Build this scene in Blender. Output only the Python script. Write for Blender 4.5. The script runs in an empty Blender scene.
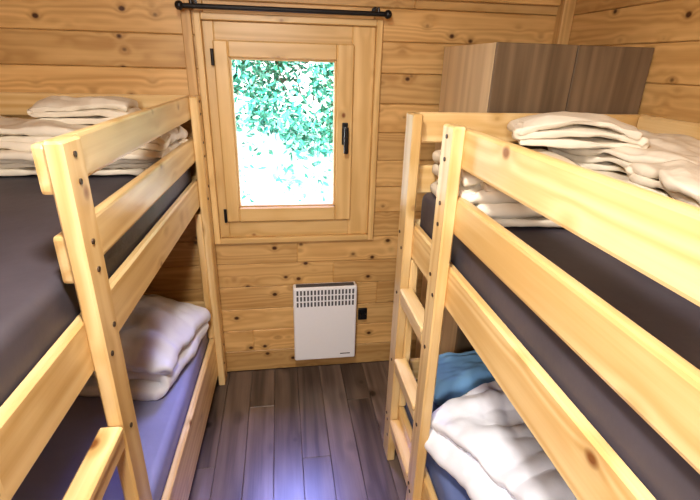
import bpy, bmesh, math, random
from mathutils import Vector, Matrix, noise
random.seed(7)
S = bpy.context.scene
S.view_settings.view_transform = 'Standard'
try: S.view_settings.look = 'Medium High Contrast'
except Exception as ex: print('look', ex)
COL = S.collection
H = 1.62
D = 2.15
XL, XR, YF, ZC = -1.45, 1.32, -1.0, 2.2

# ------------------------------------------------------------ materials
def newmat(name):
    m = bpy.data.materials.new(name); m.use_nodes = True
    nt = m.node_tree
    b = nt.nodes['Principled BSDF']
    return m, nt, b
def N(nt, t, **kw):
    n = nt.nodes.new(t)
    for k, v in kw.items(): setattr(n, k, v)
    return n
def ramp(nt, stops, interp='LINEAR'):
    r = N(nt, 'ShaderNodeValToRGB'); e = r.color_ramp.elements
    r.color_ramp.interpolation = interp
    while len(e) < len(stops): e.new(0.5)
    for i, (p, c) in enumerate(stops):
        e[i].position = p; e[i].color = (*c, 1) if len(c) == 3 else c
    return r
def math_n(nt, op, a, b=None, c=None):
    n = N(nt, 'ShaderNodeMath', operation=op)
    for i, v in enumerate((a, b, c)):
        if v is None: continue
        if isinstance(v, (int, float)): n.inputs[i].default_value = v
        else: nt.links.new(v, n.inputs[i])
    return n.outputs[0]
def mixc(nt, fac, a, b, mode='MIX'):
    n = N(nt, 'ShaderNodeMix', data_type='RGBA', blend_type=mode)
    for sock, v in ((n.inputs[0], fac), (n.inputs[6], a), (n.inputs[7], b)):
        if isinstance(v, (int, float)): sock.default_value = v
        elif isinstance(v, tuple): sock.default_value = (*v, 1)
        else: nt.links.new(v, sock)
    return n.outputs[2]

def wood(name, light, dark, knot, knots=True, rough=0.45, ring=26, vary=0.35, contrast=0.55, kr=0.16, ks=8.0, lon=.4):
    m, nt, b = newmat(name); L = nt.links
    at = N(nt, 'ShaderNodeAttribute', attribute_name='gco')
    rnd = N(nt, 'ShaderNodeAttribute', attribute_name='brd')
    g = at.outputs['Vector']
    mk = N(nt, 'ShaderNodeMapping'); mk.inputs['Scale'].default_value = (ks*.8, ks, ks)
    L.new(g, mk.inputs['Vector'])
    vor = N(nt, 'ShaderNodeTexVoronoi'); vor.inputs['Scale'].default_value = 1.0
    L.new(mk.outputs[0], vor.inputs['Vector'])
    dist = vor.outputs['Distance']
    bend = math_n(nt, 'MULTIPLY', math_n(nt, 'POWER', 2.718, math_n(nt, 'MULTIPLY', dist, -7.0)), 0.22 if knots else 0.0)
    m1 = N(nt, 'ShaderNodeMapping'); m1.inputs['Scale'].default_value = (lon, 9, 9)
    L.new(g, m1.inputs['Vector'])
    n1 = N(nt, 'ShaderNodeTexNoise'); n1.inputs['Scale'].default_value = 1.0; n1.inputs['Detail'].default_value = 1.5
    L.new(m1.outputs[0], n1.inputs['Vector'])
    s = math_n(nt, 'SINE', math_n(nt, 'MULTIPLY', math_n(nt, 'ADD', n1.outputs[0], bend), float(ring) * 3))
    s = math_n(nt, 'MULTIPLY_ADD', s, 0.5, 0.5)
    m2 = N(nt, 'ShaderNodeMapping'); m2.inputs['Scale'].default_value = (4, 160, 160)
    L.new(g, m2.inputs['Vector'])
    n2 = N(nt, 'ShaderNodeTexNoise'); n2.inputs['Scale'].default_value = 1.0; n2.inputs['Detail'].default_value = 3
    L.new(m2.outputs[0], n2.inputs['Vector'])
    m3 = N(nt, 'ShaderNodeMapping'); m3.inputs['Scale'].default_value = (2.0, 12, 12)
    L.new(g, m3.inputs['Vector'])
    n3 = N(nt, 'ShaderNodeTexNoise'); n3.inputs['Scale'].default_value = 1.0; n3.inputs['Detail'].default_value = 3
    L.new(m3.outputs[0], n3.inputs['Vector'])
    blot = math_n(nt, 'MULTIPLY_ADD', n3.outputs[0], 1.2, -0.45)
    f = math_n(nt, 'ADD', math_n(nt, 'ADD', math_n(nt, 'MULTIPLY', s, contrast), math_n(nt, 'MULTIPLY', n2.outputs[0], 0.4)), blot)
    base = mixc(nt, f, light, dark)
    v = math_n(nt, 'MULTIPLY_ADD', rnd.outputs['Fac'], vary, 1.0 - vary * 0.5)
    hs = N(nt, 'ShaderNodeHueSaturation'); L.new(v, hs.inputs['Value']); L.new(base, hs.inputs['Color'])
    col = hs.outputs[0]
    if knots:
        k0 = N(nt, 'ShaderNodeMapRange'); k0.inputs['From Min'].default_value = kr; k0.inputs['From Max'].default_value = kr*2.2
        k0.inputs['To Min'].default_value = .45; k0.inputs['To Max'].default_value = 0
        L.new(dist, k0.inputs['Value'])
        col = mixc(nt, k0.outputs[0], col, tuple(c*.8 for c in dark))
        k = N(nt, 'ShaderNodeMapRange'); k.inputs['From Min'].default_value = kr * 0.5; k.inputs['From Max'].default_value = kr
        k.inputs['To Min'].default_value = 1; k.inputs['To Max'].default_value = 0
        L.new(dist, k.inputs['Value'])
        col = mixc(nt, k.outputs[0], col, knot)
    L.new(col, b.inputs['Base Color'])
    b.inputs['Roughness'].default_value = rough
    bp = N(nt, 'ShaderNodeBump'); bp.inputs['Strength'].default_value = 0.12; bp.inputs['Distance'].default_value = 0.002
    L.new(f, bp.inputs['Height']); L.new(bp.outputs[0], b.inputs['Normal'])
    return m

PINE_WALL = wood('pine_wall', (0.76, 0.51, 0.23), (0.50, 0.29, 0.105), (0.08, 0.03, 0.01), vary=0.3, kr=0.145, ks=11.5, contrast=.42)
PINE_BED = wood('pine_bed', (0.90, 0.69, 0.385), (0.66, 0.43, 0.18), (0.26, 0.11, 0.035), vary=0.18, ring=14, rough=0.28, kr=0.13, ks=7.5, contrast=0.55, lon=.3)
PINE_WIN = wood('pine_window', (0.80, 0.57, 0.28), (0.60, 0.39, 0.16), (0.25, 0.09, 0.03), vary=0.14, ring=12, rough=0.4, kr=0.10, lon=.3, contrast=.5)
FLOORM = wood('laminate_floor', (0.22, 0.165, 0.135), (0.065, 0.047, 0.04), (0.03, 0.02, 0.015), vary=0.4, ring=10, rough=0.33, contrast=0.4, kr=0.13, ks=6, lon=.5)
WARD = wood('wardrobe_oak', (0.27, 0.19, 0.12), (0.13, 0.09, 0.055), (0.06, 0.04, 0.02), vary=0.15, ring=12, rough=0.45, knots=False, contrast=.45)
WARD_LIT = wood('wardrobe_oak_lit', (0.74, 0.58, 0.38), (0.50, 0.37, 0.22), (0.06, 0.04, 0.02), vary=0.1, ring=12, rough=0.3, knots=False, contrast=.4)  # paler copy of the wardrobe wood: light on the side face painted in

def plain(name, col, rough=0.5, metal=0.0, bump=None, bscale=60, var=0.0):
    m, nt, b = newmat(name)
    tc = N(nt, 'ShaderNodeTexCoord')
    n = N(nt, 'ShaderNodeTexNoise'); n.inputs['Scale'].default_value = bscale; n.inputs['Detail'].default_value = 4
    nt.links.new(tc.outputs['Object'], n.inputs['Vector'])
    c2 = tuple(c * (1 - var) for c in col)
    nt.links.new(mixc(nt, n.outputs[0], col, c2), b.inputs['Base Color'])
    b.inputs['Roughness'].default_value = rough; b.inputs['Metallic'].default_value = metal
    if bump:
        bp = N(nt, 'ShaderNodeBump'); bp.inputs['Strength'].default_value = bump; bp.inputs['Distance'].default_value = 0.01
        nt.links.new(n.outputs[0], bp.inputs['Height']); nt.links.new(bp.outputs[0], b.inputs['Normal'])
    return m
BLACK = plain('black_metal', (0.012, 0.012, 0.014), 0.35)
BOLT = plain('bolt_steel', (0.10, 0.07, 0.05), 0.4, 0.6)
WHITE = plain('heater_enamel', (0.86, 0.86, 0.88), 0.35, var=0.03)
SLOT = plain('heater_slot', (0.10, 0.10, 0.11), 0.6)
MATU = plain('mattress_grey_cover', (0.105, 0.094, 0.118), 0.5, bump=0.3, bscale=9, var=0.35)
MATL = plain('mattress_blue_cast', (0.36, 0.37, 0.60), 0.6, bump=0.35, bscale=8, var=0.3)  # blue cast of the sky put into the mattress colour
MATR = plain('mattress_deep_blue_cast', (0.18, 0.24, 0.48), 0.6, bump=0.35, bscale=8, var=0.3)  # same sky cast painted into the right mattress, deeper blue
LINEN = plain('linen_cream', (0.85, 0.77, 0.64), 0.9, bump=0.35, bscale=22, var=0.14)
DUVET = plain('duvet_white', (0.86, 0.88, 0.97), 0.9, bump=0.25, bscale=20, var=0.06)
PILB = plain('pillow_pale_blue', (0.50, 0.62, 0.85), 0.85, bump=0.3, bscale=12, var=0.1)
PILBL = plain('pillow_blue_cast', (0.28, 0.55, 0.88), 0.8, bump=0.3, bscale=12, var=0.2)  # blue light falling on the cloth, painted as its base colour

# ------------------------------------------------------------ board builder
class B:
    def __init__(s): s.v=[]; s.f=[]; s.g=[]; s.r=[]; s.m=[]; s.mats=[]
    def mi(s, mat):
        if mat not in s.mats: s.mats.append(mat)
        return s.mats.index(mat)
    def add_bm(s, bm, mat, axis=0, tr=None):
        off = len(s.v); o = Vector((random.uniform(0,50), random.uniform(0,50), random.uniform(0,50))); r = random.random()
        bm.verts.ensure_lookup_table(); bm.verts.index_update()
        ax = [axis, (axis+1)%3, (axis+2)%3]
        for v in bm.verts:
            s.g.append((v.co[ax[0]]+o.x, v.co[ax[1]]+o.y, v.co[ax[2]]+o.z)); s.r.append(r)
            s.v.append(tuple(tr @ v.co) if tr else tuple(v.co))
        mi = s.mi(mat)
        for f in bm.faces:
            s.f.append([off+v.index for v in f.verts]); s.m.append(mi)
        bm.free()
    def box(s, x0,x1,y0,y1,z0,z1, mat, bev=0.003, axis=None, tr=None, segs=1):
        if x0>x1: x0,x1=x1,x0
        if y0>y1: y0,y1=y1,y0
        if z0>z1: z0,z1=z1,z0
        bm = bmesh.new(); bmesh.ops.create_cube(bm, size=1)
        d=(x1-x0,y1-y0,z1-z0)
        for v in bm.verts:
            v.co=Vector(((x0+x1)/2+v.co.x*d[0],(y0+y1)/2+v.co.y*d[1],(z0+z1)/2+v.co.z*d[2]))
        if bev: bmesh.ops.bevel(bm, geom=list(bm.edges), offset=min(bev,min(d)*0.45), segments=segs, affect='EDGES', profile=0.6)
        if axis is None: axis = d.index(max(d))
        s.add_bm(bm, mat, axis, tr)
    def cyl(s, p0, p1, r, mat, n=16, r2=None):
        p0=Vector(p0); p1=Vector(p1); bm=bmesh.new()
        L=(p1-p0).length
        q=(p1-p0).to_track_quat('Z','Y').to_matrix().to_4x4()
        bmesh.ops.create_cone(bm, cap_ends=True, segments=n, radius1=r, radius2=r if r2 is None else r2, depth=L,
            matrix=Matrix.Translation((p0+p1)/2)@q)
        s.add_bm(bm, mat)
    def sph(s, c, r, mat, sc=(1,1,1)):
        bm=bmesh.new(); bmesh.ops.create_uvsphere(bm,u_segments=16,v_segments=10,radius=r)
        for v in bm.verts: v.co=Vector((c[0]+v.co.x*sc[0],c[1]+v.co.y*sc[1],c[2]+v.co.z*sc[2]))
        s.add_bm(bm, mat)
    def obj(s, name, parent=None, smooth=False):
        me=bpy.data.meshes.new(name); me.from_pydata(s.v,[],s.f)
        for m in s.mats: me.materials.append(m)
        me.polygons.foreach_set('material_index', s.m)
        a=me.attributes.new('gco','FLOAT_VECTOR','POINT'); a.data.foreach_set('vector',[c for g in s.g for c in g])
        a=me.attributes.new('brd','FLOAT','POINT'); a.data.foreach_set('value', s.r)
        if smooth: me.polygons.foreach_set('use_smooth',[True]*len(me.polygons))
        me.update()
        o=bpy.data.objects.new(name,me); COL.objects.link(o)
        if parent: o.parent=parent
        return o
def empty(name, loc=(0,0,0), rz=0):
    e=bpy.data.objects.new(name,None); COL.objects.link(e); e.location=loc; e.rotation_euler=(0,0,rz)
    e.empty_display_size=0.1; return e

# ------------------------------------------------------------ room shell
PW = 0.132
OX0, OX1, OZ0, OZ1 = -0.30, 0.42, 0.82, 1.76
def backwall():
    b=B(); z=0
    while z < ZC:
        z1=min(z+PW,ZC)
        segs=[(XL,XR)]
        if z1>OZ0+1e-4 and z<OZ1-1e-4: segs=[(XL,OX0),(OX1,XR)]
        for (a,c) in segs:
            cuts=[a,c]
            if c-a>2:
                m=random.uniform(a+.5,c-.5); cuts=[a,m,c]
            for i in range(len(cuts)-1):
                b.box(cuts[i],cuts[i+1],D,D+0.02,z+0.0008,z1-0.0008,PINE_WALL,0.0035)
        z=z1
    for (x0,x1,z0,z1) in ((XL,OX0,0,ZC),(OX1,XR,0,ZC),(OX0,OX1,0,OZ0),(OX0,OX1,OZ1,ZC)):
        b.box(x0,x1,D+0.02,D+0.14,z0,z1,PINE_WALL,0)
    return b.obj('wall_back')
backwall()
def sidewall(name,x,sgn):
    b=B(); z=0
    while z<ZC:
        z1=min(z+PW,ZC)
        b.box(x,x+sgn*0.02,YF,D,z+0.0008,z1-0.0008,PINE_WALL,0.0035); z=z1
    b.box(x+sgn*0.02,x+sgn*0.14,YF,D+0.14,0,ZC,PINE_WALL,0)
    b.obj(name)
sidewall('wall_left',XL,-1); sidewall('wall_right',XR,1)
b=B(); z=0
while z<ZC:
    z1=min(z+PW,ZC); b.box(XL,XR,YF-0.02,YF,z+.0008,z1-.0008,PINE_WALL,0.0035); z=z1
b.box(XL-.14,XR+.14,YF-0.14,YF-.02,0,ZC,PINE_WALL,0); b.obj('wall_front')
b=B(); y=YF
while y<D:
    b.box(XL,XR,y+.0008,min(y+PW,D)-.0008,ZC,ZC+.02,PINE_WALL,0.0035); y+=PW
b.box(XL-.3,XR+.3,YF-.3,D+.3,ZC+.02,ZC+.14,PINE_WALL,0); b.obj('ceiling')
b=B(); x=XL; i=0
while x<XR:
    x1=min(x+0.125,XR); y=YF-[0,.45,.9,.3][i%4]
    while y<D:
        y1=y+1.25
        b.box(x+.0006,x1-.0006,max(y,YF),min(y1,D)-.001,-0.012,0,FLOORM,0.0015,axis=1); y=y1
    x=x1; i+=1
b.box(XL,XR,YF,D+.14,-.1,-.012,FLOORM,0); b.obj('floor')
b=B(); b.box(0.44,XR-.06,D-.03,D-.001,1.885,1.96,PINE_WALL); b.obj('trim_1')
b=B(); b.box(XR-.055,XR-.001,D-.055,D-.001,1.70,ZC,PINE_WALL); b.obj('trim_2')
b=B(); b.box(-.385,-.345,D-.022,D-.001,0.0,ZC,PINE_WALL); b.obj('trim_3')

# ------------------------------------------------------------ window
W=empty('window_1')
b=B()
P=PINE_WIN
cx0,cx1,cz0,cz1=-.335,.455,.785,1.80
t=.028
b.box(cx0,cx0+t,D-.03,D,cz0,cz1,P); b.box(cx1-t,cx1,D-.03,D,cz0,cz1,P)
b.box(cx0+t,cx1-t,D-.03,D,cz0,cz0+t,P); b.box(cx0+t,cx1-t,D-.03,D,cz1-t,cz1,P)
b.obj('casing',W)
b=B()
fy0,fy1=D-.008,D+.07
b.box(cx0+t,-.262,fy0,fy1,cz0+t,cz1-t,P); b.box(.325,cx1-t,fy0,fy1,cz0+t,cz1-t,P)
b.box(-.262,.325,fy0,fy1,cz0+t,.905,P); b.box(-.262,.325,fy0,fy1,1.695,cz1-t,P)
b.obj('fixed_frame',W)
b=B()
gy0,gy1=D-.03,D+.035
b.box(-.268,-.207,gy0,gy1,.897,1.70,P,.006); b.box(.256,.333,gy0,gy1,.897,1.70,P,.006)
b.box(-.207,.256,gy0,gy1,.897,.970,P,.006); b.box(-.207,.256,gy0,gy1,1.632,1.70,P,.006)
for (x0,x1,z0,z1) in ((-.207,-.199,.97,1.632),(.248,.256,.97,1.632),(-.199,.248,.97,.978),(-.199,.248,1.624,1.632)):
    b.box(x0,x1,gy0+.012,gy1,z0,z1,P,.002)
b.obj('casement',W)
gm,nt,pb=newmat('window_glass')
nt.nodes.remove(pb)
o=nt.nodes['Material Output']; tr=N(nt,'ShaderNodeBsdfTransparent'); gl=N(nt,'ShaderNodeBsdfGlossy'); gl.inputs['Roughness'].default_value=0.02
mx=N(nt,'ShaderNodeMixShader'); mx.inputs[0].default_value=0.05
nt.links.new(tr.outputs[0],mx.inputs[1]); nt.links.new(gl.outputs[0],mx.inputs[2]); nt.links.new(mx.outputs[0],o.inputs['Surface'])
b=B(); b.box(-.199,.248,D,D+.004,.978,1.624,gm,0); b.obj('pane',W)
b=B()
hx=.296
b.box(hx-.014,hx+.014,gy0-.010,gy0,1.27,1.37,BLACK,.005,segs=2)
b.cyl((hx,gy0-.010,1.345),(hx,gy0-.045,1.345),.009,BLACK)
b.box(hx-.010,hx+.010,gy0-.058,gy0-.040,1.235,1.357,BLACK,.006,segs=2)
b.cyl((-.272,gy0-.004,.90),(-.272,gy0-.004,.965),.007,BLACK); b.cyl((-.272,gy0-.004,1.60),(-.272,gy0-.004,1.665),.007,BLACK)
b.obj('handle',W)
b=B()
ry,rz=D-.085,1.815
b.cyl((-.36,ry,rz),(.445,ry,rz),.0095,BLACK)
for x in (-.375,.46): b.sph((x,ry,rz),.017,BLACK)
for x in (-.33,.42):
    b.cyl((x,ry,rz),(x,ry,rz+.02),.006,BLACK); b.cyl((x,ry,rz+.02),(x,D-.001,rz+.02),.006,BLACK); b.cyl((x,D-.008,rz+.02),(x,D-.001,rz+.02),.014,BLACK)
b.obj('curtain_rod',smooth=False)

# ------------------------------------------------------------ heater
b=B()
hx0,hx1,hz0,hz1=.038,.372,.105,.552; hy=D-.085
b.box(hx0,hx1,hy,D-.025,hz0,hz1,WHITE,.012,segs=3)
b.box(hx0+.05,hx1-.05,D-.025,D-.001,hz0+.08,hz1-.06,WHITE,0)
n=17
for r in range(3):
    for i in range(n):
        x=hx0+.022+i*(hx1-hx0-.044)/(n-1)
        b.box(x-.0048,x+.0048,hy-.0012,hy+.004,hz1-.042-r*.034,hz1-.016-r*.034,SLOT,0)
b.box(hx1-.085,hx1-.03,hy-.001,hy+.004,hz0+.03,hz0+.036,SLOT,0)
b.box(hx0+.015,hx1-.015,hy+.01,D-.04,hz1-.001,hz1+.001,SLOT,0)
b.obj('electric_heater')
b=B()
b.box(.395,.445,D-.012,D-.001,.30,.372,BLACK,.005,segs=2); b.cyl((.42,D-.012,.336),(.42,D-.04,.336),.017,BLACK)
b.obj('wall_socket')

# ------------------------------------------------------------ wardrobe
b=B()
wx0,wx1,wy0,wy1,wz=.728,XR-.006,1.56,D-.06,1.70
b.box(wx0,wx0+.02,wy0+.018,wy1,.0,wz,WARD_LIT,.0015,axis=2); b.box(wx1-.02,wx1,wy0+.018,wy1,0,wz,WARD,.0015,axis=2)
b.box(wx0+.02,wx1-.02,wy0+.018,wy1,wz-.02,wz,WARD,.0015); b.box(wx0+.02,wx1-.02,wy0+.03,wy1,.06,.08,WARD,.0015)
b.box(wx0+.02,wx1-.02,wy1-.01,wy1,.08,wz-.02,WARD,0)
xm=(wx0+wx1)/2
b.box(wx0,xm-.0015,wy0,wy0+.017,.07,wz,WARD,.002,axis=2); b.box(xm+.0015,wx1,wy0,wy0+.017,.07,wz,WARD,.002,axis=2)
b.box(wx0+.02,wx1-.02,wy0+.03,wy0+.045,0,.06,WARD,.001)
for s in (-1,1): b.cyl((xm+s*.03,wy0-.018,.95),(xm+s*.03,wy0-.018,1.10),.005,BOLT)
b.obj('wardrobe')

# ------------------------------------------------------------ soft helpers
def soft_obj(name, verts, faces, mat, loc, rz, mods=()):
    me=bpy.data.meshes.new(name); me.from_pydata(verts,[],faces); me.materials.append(mat)
    me.polygons.foreach_set('use_smooth',[True]*len(me.polygons))
    o=bpy.data.objects.new(name,me); COL.objects.link(o); o.location=loc; o.rotation_euler=(0,0,rz); return o

# ------------------------------------------------------------ bunk beds
WD=.90; LEN=2.0
def bunk(name, sx, loc, rz, lad0, lad1, g0, g1, rungs, R_TOP, R_MID, R_BED, R_LOW, mats):
    e=empty(name,(loc[0],loc[1],0),rz)
    P=PINE_BED
    def bx(b,u0,u1,v0,v1,z0,z1,mat=P,bev=.005,**k): b.box(sx*u0,sx*u1,-v0,-v1,z0,z1,mat,bev,**k)
    b=B(); pt=.034
    for (v0,v1) in ((0,.088),(LEN-.088,LEN)):
        bx(b,0,pt,v0,v1,0,1.478); bx(b,WD-pt,WD,v0,v1,0,1.478)
        bx(b,pt,pt+.03,v0,v1,.30,.97)
    b.obj('corner_posts',e)
    b=B()
    if lad0>.1: bx(b,0,pt,lad0,lad0+.08,0,1.484)
    bx(b,0,pt,lad1,lad1+.08,0,1.484)
    b.obj('ladder_posts',e)
    b=B(); a0=lad0+.08 if lad0>.1 else .088
    for z in rungs:
        bx(b,.001,pt-.001,a0-.0,lad1,z-.045,z+.0)
        bx(b,-.004,pt+.012,a0+.004,lad1-.004,z,z+.022)
    b.obj('ladder_rungs',e)
    b=B(); u0,u1=pt,pt+.026
    bx(b,u0,u1,g0,g1,*R_TOP,bev=.008,segs=2); bx(b,u0,u1,g0,g1,*R_MID,bev=.008,segs=2)
    bx(b,WD-pt-.026,WD-pt,.03,LEN-.03,*R_TOP,bev=.008); bx(b,WD-pt-.026,WD-pt,.03,LEN-.03,*R_MID,bev=.008)
    b.obj('guard_rails',e)
    b=B()
    bx(b,u0,u1,.03,LEN-.03,*R_BED,bev=.006); bx(b,WD-pt-.026,WD-pt,.03,LEN-.03,*R_BED)
    bx(b,u0,u1,.03,LEN-.03,*R_LOW,bev=.006); bx(b,WD-pt-.026,WD-pt,.03,LEN-.03,*R_LOW)
    b.obj('side_rails',e)
    b=B()
    for (v0,v1) in ((0,.026),(LEN-.026,LEN)):
        for (z0,z1) in (R_TOP,R_MID,R_BED,(.06,.295),(.38,.48)):
            bx(b,pt,WD-pt,v0,v1,z0,z1,bev=.006)
    b.obj('end_boards',e)
    b=B()
    for zz in (1.02,.20):
        for i in range(14):
            v=.06+i*.14; bx(b,u1+.001,WD-pt-.027,v,v+.07,zz,zz+.018,bev=.002)
    b.obj('slats',e)
    b=B()
    def bolt(v,z):
        b.cyl((sx*-.0025,-v,z),(sx*.004,-v,z),.0058,BOLT,12)
    posts=[.044,LEN-.044,lad1+.04]+([lad0+.04] if lad0>.1 else [])
    for v in posts:
        for z in (R_BED[1]-.04,R_BED[0]+.035,.22,.13): bolt(v+(-.018 if z in(R_BED[1]-.04,.22) else .018),z)
        if g0-.01<=v<=g1+.1:
            for z in (R_TOP[1]-.022,R_TOP[0]+.02,R_MID[1]-.02,R_MID[0]+.02): bolt(v,z)
    for z in rungs:
        for v in ((lad0+.04 if lad0>.1 else .044),lad1+.04): bolt(v,z-.02)
    b.obj('bolts',e)
    for (nm,z0,z1,mat) in (('upper_mattress',1.04,1.215,mats[0]),('lower_mattress',.22,.375,mats[1])):
        uu0,uu1,v0,v1=.064,WD-.064,.030,LEN-.030
        bm=bmesh.new(); bmesh.ops.create_cube(bm,size=1)
        for v in bm.verts: v.co=Vector((sx*(uu0+uu1)/2+v.co.x*(uu1-uu0),-(v0+v1)/2+v.co.y*(v1-v0),(z0+z1)/2+v.co.z*(z1-z0)))
        bmesh.ops.bevel(bm,geom=list(bm.edges),offset=.03,segments=4,affect='EDGES',profile=.5)
        me=bpy.data.meshes.new(nm); bm.to_mesh(me); bm.free(); me.materials.append(mat)
        me.polygons.foreach_set('use_smooth',[True]*len(me.polygons))
        o=bpy.data.objects.new(nm,me); COL.objects.link(o); o.parent=e
    return e
AL=math.radians(1.7)   # the left bunk stands slightly askew
LLOC=(-.335,2.122); RLOC=(.42,1.525)
bunk('bunk_bed',-1,LLOC,-AL,1.195,1.62,0,1.262,(.84,.53,.22),(1.385,1.478),(1.205,1.305),(1.0,1.125),(.06,.295),(MATU,MATL))
bunk('bunk_bed',1,RLOC,0,.0,.365,.36,LEN,(.84,.53,.22),(1.378,1.478),(1.20,1.30),(.975,1.10),(.06,.295),(MATU,MATR))

# ------------------------------------------------------------ bedding
def tex(name,kind,scale):
    t=bpy.data.textures.new(name,kind)
    t.noise_scale=scale
    return t
TV=tex('crease','VORONOI',.16); TC=tex('lump','CLOUDS',.16); TF=tex('wrinkle','CLOUDS',.05); TF.noise_depth=1
def crumple(o,a,b_,c=.004):
    for (t,s) in ((TC,a),(TV,b_),(TF,c)):
        if not s: continue
        m=o.modifiers.new('d','DISPLACE'); m.texture=t; m.strength=s; m.mid_level=.5 if t!=TV else .35; m.texture_coords='GLOBAL'
def folded(name, w, d, layers, t, mat, loc, rz=0, amp=.012, seed=0, sag=.0, puff=0.0, inset=.02, cr=(.02,.015,.006), thick=.8, skew=.012, cs=1.0):
    """cloth folded back and forth: serpentine cross-section (x,z) swept along y."""
    rnd=random.Random(seed)
    path=[]; nx=34
    for i in range(layers):
        z=i*t; e0=-w/2+rnd.uniform(0,inset); e1=w/2-rnd.uniform(0,inset)
        xs=[e0+(e1-e0)*k/nx for k in range(nx+1)]
        if i%2: xs=xs[::-1]
        for x in xs: path.append((x,z,i))
        if i<layers-1:
            s=1 if i%2==0 else -1; xe=xs[-1]
            for a in (30,60,90,120,150):
                ar=math.radians(a); path.append((xe+s*math.sin(ar)*t*.55, z+t/2-math.cos(ar)*t/2, i+a/180))
    ny=44; vs=[]; fs=[]; n=len(path)
    offs=[(rnd.uniform(-skew,skew),1-rnd.uniform(0,.08)) for _ in range(layers+1)]
    for j in range(ny+1):
        for k,(x,z,lf) in enumerate(path):
            i0=int(lf); fr=lf-i0; i1=min(i0+1,layers-1)
            oy=offs[i0][0]*(1-fr)+offs[i1][0]*fr; sy=offs[i0][1]*(1-fr)+offs[i1][1]*fr
            y=(-d/2+d*j/ny)*sy+oy+.016*noise.noise(Vector((x*5,lf*3.1+seed,0)))
            p=Vector((x*4+seed*3.7,y*4,lf*.12)); q=Vector((x*11+seed,y*11+5,lf*.25))
            dz=amp*noise.noise(p)*2+amp*.5*noise.noise(q)
            cr1=noise.noise(Vector((x*2+y*7+seed,y*1.5-x*1.5,lf*.3))); dz+=cs*amp*.8*(1-abs(cr1)*4 if abs(cr1)<.25 else 0)
            cr2=noise.noise(Vector((x*6-y*2+seed*2,y*2+x,lf*.3+4))); dz+=cs*amp*.5*(1-abs(cr2)*5 if abs(cr2)<.2 else 0)
            f=(z/t)/max(1,layers-1) if layers>1 else 1
            edge=max(0,1-(2*x/w)**4)*max(0,1-(2*y/d)**4)
            dome=-sag*((2*x/w)**2*.6+(2*y/d)**2*.4)*f+puff*edge*f
            vs.append((x+amp*.8*noise.noise(Vector((y*7,z*9,seed))), y+amp*.6*noise.noise(Vector((x*7,z*9,seed+3))), t*.5+z+dz*f+dome))
    for j in range(ny):
        for k in range(n-1):
            a=j*n+k; fs.append((a,a+1,a+n+1,a+n))
    zmin=min(v[2] for v in vs)
    vs=[(x,y,z-zmin+t*.42) for x,y,z in vs]
    o=soft_obj(name,vs,fs,mat,loc,rz)
    m=o.modifiers.new('s','SOLIDIFY'); m.thickness=t*thick; m.offset=0
    m=o.modifiers.new('ss','SUBSURF'); m.levels=1; m.render_levels=1
    crumple(o,*cr)
    return o
def pillow(name,w,d,h,mat,loc,rot=(0,0,0),seed=0,cr=(.02,.006,.003)):
    vs=[];fs=[];n=36
    for side in (1,-1):
        for j in range(n+1):
            for i in range(n+1):
                x=2*i/n-1; y=2*j/n-1
                e=max(0,(1-x**4))*max(0,(1-y**4)); z=side*h/2*e**.5
                z+=side*.10*h*noise.noise(Vector((x*2.2+seed,y*2.2,side)))*(e**.3)+.06*h*noise.noise(Vector((x*6+seed,y*6,side)))*(e**.3)
                pin=1-.06*(abs(x)*abs(y))
                vs.append((x*w/2*pin,y*d/2*pin,z))
    m=(n+1)**2
    for s in (0,1):
        for j in range(n):
            for i in range(n):
                a=s*m+j*(n+1)+i; q=(a,a+1,a+n+2,a+n+1); fs.append(q if s==0 else q[::-1])
    o=soft_obj(name,vs,fs,mat,loc,0); o.rotation_euler=rot
    mo=o.modifiers.new('w','WELD'); mo.merge_threshold=.0008
    mo=o.modifiers.new('ss','SUBSURF'); mo.levels=1; mo.render_levels=1
    crumple(o,*cr)
    return o
ZU=1.222; ZL=.382
# upper right: several folded sheets and a rolled-over towel on top
folded('folded_blanket',.40,.36,6,.028,LINEN,(.69,1.26,ZU),1.45,amp=.013,seed=1,cr=(.020,.006,.005),thick=.80,skew=.03,sag=.03)
folded('folded_blanket',.44,.35,8,.026,LINEN,(1.085,1.21,ZU),1.85,amp=.013,seed=11,cr=(.020,.006,.005),thick=.80,skew=.035,sag=.02)
folded('folded_sheet',.38,.44,8,.027,LINEN,(1.00,.77,ZU),1.25,amp=.013,seed=8,cr=(.020,.006,.005),thick=.80,skew=.035,sag=.02)
folded('folded_towel',.33,.17,3,.024,LINEN,(.87,1.27,ZU+.19),-.32,amp=.011,seed=4,cr=(.018,.006,.004),puff=.014,thick=.9,sag=.02)
# upper left
folded('folded_blanket',.80,.36,7,.026,LINEN,(-.81,1.88,ZU),-AL,amp=.016,seed=2,cr=(.03,.007,.005),thick=.80,skew=.035,sag=.035)
folded('folded_towel',.34,.17,3,.026,LINEN,(-.72,1.93,ZU+.165),.02,amp=.011,seed=6,cr=(.018,.006,.004),puff=.014,thick=.9,sag=.02)
folded('folded_cloth',.20,.14,2,.012,LINEN,(-.78,1.02,ZU),.3,amp=.004,seed=9,cr=(0,0,.004))
# lower left
folded('folded_duvet',.46,.46,4,.046,DUVET,(-.68,1.78,ZL),-.2,amp=.022,seed=3,sag=.035,cr=(.03,.009,.007),puff=.03,skew=.04,thick=.86,cs=1.3)
pillow('pillow',.28,.34,.12,PILB,(-1.07,1.90,ZL+.065),(0,0,.2),seed=1)
# lower right
folded('folded_duvet',.46,.50,4,.052,DUVET,(.76,.97,ZL),.35,amp=.026,seed=5,sag=.04,cr=(.035,.009,.007),puff=.03,skew=.04,thick=.86,cs=1.3)
pillow('pillow',.60,.20,.17,PILBL,(.82,1.385,ZL+.09),(0.0,0,.04),seed=5)

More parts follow.
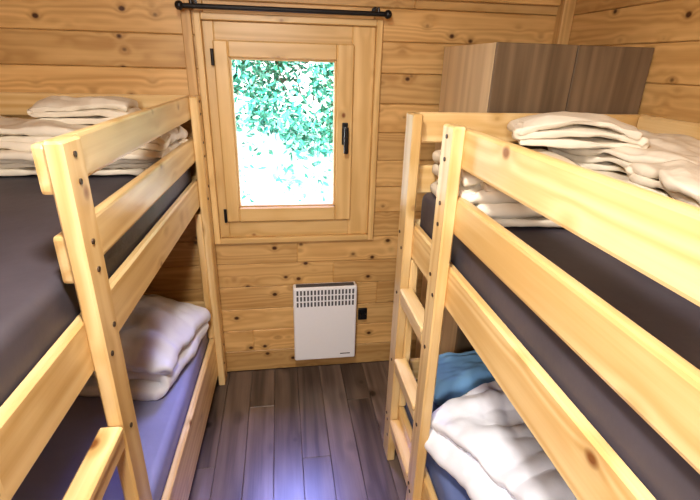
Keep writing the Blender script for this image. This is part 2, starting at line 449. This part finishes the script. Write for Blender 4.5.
# ------------------------------------------------------------ outside
gmat=plain('sunlit_gravel',(.84,.78,.76),.9,bump=.5,bscale=8,var=.2)
vs=[];fs=[];n=60
for j in range(n+1):
    for i in range(n+1):
        x=-5+10*i/n; y=2.6+7*j/n
        z=-.6+max(0,(y-4.2))*.42+.10*noise.noise(Vector((x*1.2,y*1.2,0)))+.04*noise.noise(Vector((x*5,y*5,3)))
        vs.append((x,y,z))
for j in range(n):
    for i in range(n):
        a=j*(n+1)+i; fs.append((a,a+1,a+n+2,a+n+1))
soft_obj('ground_outside',vs,fs,gmat,(0,0,0),0)
lm,nt,pb=newmat('leaf_green')
at=N(nt,'ShaderNodeAttribute',attribute_name='brd')
r=ramp(nt,[(0,(.015,.13,.08)),(.5,(.07,.42,.27)),(1,(.45,.85,.66))]); nt.links.new(at.outputs['Fac'],r.inputs[0])
nt.links.new(r.outputs[0],pb.inputs['Base Color']); pb.inputs['Roughness'].default_value=.4
vs=[];fs=[];br=[]
rn=random.Random(3)
for k in range(34000):
    x=rn.uniform(-1.8,2.2); z=rn.uniform(.0,2.9)
    lim=.85+.45*noise.noise(Vector((x*1.3,0,7)))-.1*x
    if z<lim and rn.random()<.92: continue
    if noise.noise(Vector((x*2.2,z*2.2,9)))>.25 and rn.random()<.8: continue
    y=5.2+.45*noise.noise(Vector((x*1.7,z*1.7,1)))+rn.uniform(-.35,.5)
    c=Vector((x,y,z)); s=rn.uniform(.025,.055)
    q=Matrix.Rotation(rn.uniform(0,6.3),3,'Z')@Matrix.Rotation(rn.uniform(-1.2,1.2),3,'X')@Matrix.Rotation(rn.uniform(0,6.3),3,'Y')
    a=len(vs); pts=[(-1,0,0),(-.3,.45,.12),(.5,.38,.1),(1.1,0,-.15),(.5,-.38,.1),(-.3,-.45,.12)]
    v=rn.random()
    for p in pts: vs.append(tuple(c+q@(Vector(p)*s))); br.append(v)
    fs.append((a,a+1,a+2,a+3)); fs.append((a,a+3,a+4,a+5))
me=bpy.data.meshes.new('leafy_shrub'); me.from_pydata(vs,[],fs); me.materials.append(lm)
a=me.attributes.new('brd','FLOAT','POINT'); a.data.foreach_set('value',br)
sh=bpy.data.objects.new('leafy_shrub',me); COL.objects.link(sh)
tb=B(); bark=plain('bark',(.30,.24,.18),.9,bump=.5,bscale=20,var=.4)
for k in range(16):
    x=rn.uniform(-1.6,2.0); z=rn.uniform(.6,1.4); x2=x+rn.uniform(-.6,.6); tb.cyl((x,5.4,z),(x2,5.35,z+rn.uniform(.4,.9)),.010,bark,8,.004)
for x in (-1.3,1.5): tb.cyl((x,5.4,-.3),(x+.1,5.4,2.6),.04,bark,10,.01)
tb.obj('branches',sh)

# ------------------------------------------------------------ lights
def area(name,loc,target,size,power,col,sy=None):
    l=bpy.data.lights.new(name,'AREA'); l.energy=power; l.color=col; l.size=size
    if sy: l.shape='RECTANGLE'; l.size_y=sy
    o=bpy.data.objects.new(name,l); COL.objects.link(o); o.location=loc
    o.rotation_euler=(Vector(target)-Vector(loc)).to_track_quat('-Z','Y').to_euler(); return o
area('ceiling_fill',(-.12,.45,2.15),(.15,.7,0),.16,22,(1,.94,.86))  # added fill for the interior, under the ceiling; no fixture there
area('rear_fill',(-.3,-.9,1.85),(0.2,1.6,.9),.25,24,(.99,.96,.94),.4)  # added fill from behind the camera; the front wall has no doorway
area('window_skylight',(.1,3.3,3.0),(.02,1.3,.1),1.2,330,(.30,.34,1.0))
sun=bpy.data.lights.new('sun','SUN'); sun.energy=13; sun.angle=.01; sun.color=(1,.97,.96)
so=bpy.data.objects.new('sun',sun); COL.objects.link(so); so.rotation_euler=Vector((.3,.75,-.75)).to_track_quat('-Z','Y').to_euler()
w=bpy.data.worlds.new('world'); S.world=w; w.use_nodes=True
bg=w.node_tree.nodes['Background']; bg.inputs[0].default_value=(.75,.88,1,1); bg.inputs[1].default_value=2.8

# ------------------------------------------------------------ camera
Yv=Vector((-72,188,-450)).normalized(); Zv=Vector((30,1087,450)).normalized()
Xv=Yv.cross(Zv).normalized(); Zv=Xv.cross(Yv)
M=Matrix((Xv,Yv,Zv)).to_4x4(); M.translation=Vector((0,0,H))
cam=bpy.data.cameras.new('camera'); co=bpy.data.objects.new('camera',cam); COL.objects.link(co)
cam.sensor_width=36; cam.lens=450/700*36; cam.clip_start=.01
co.matrix_world=M; S.camera=co
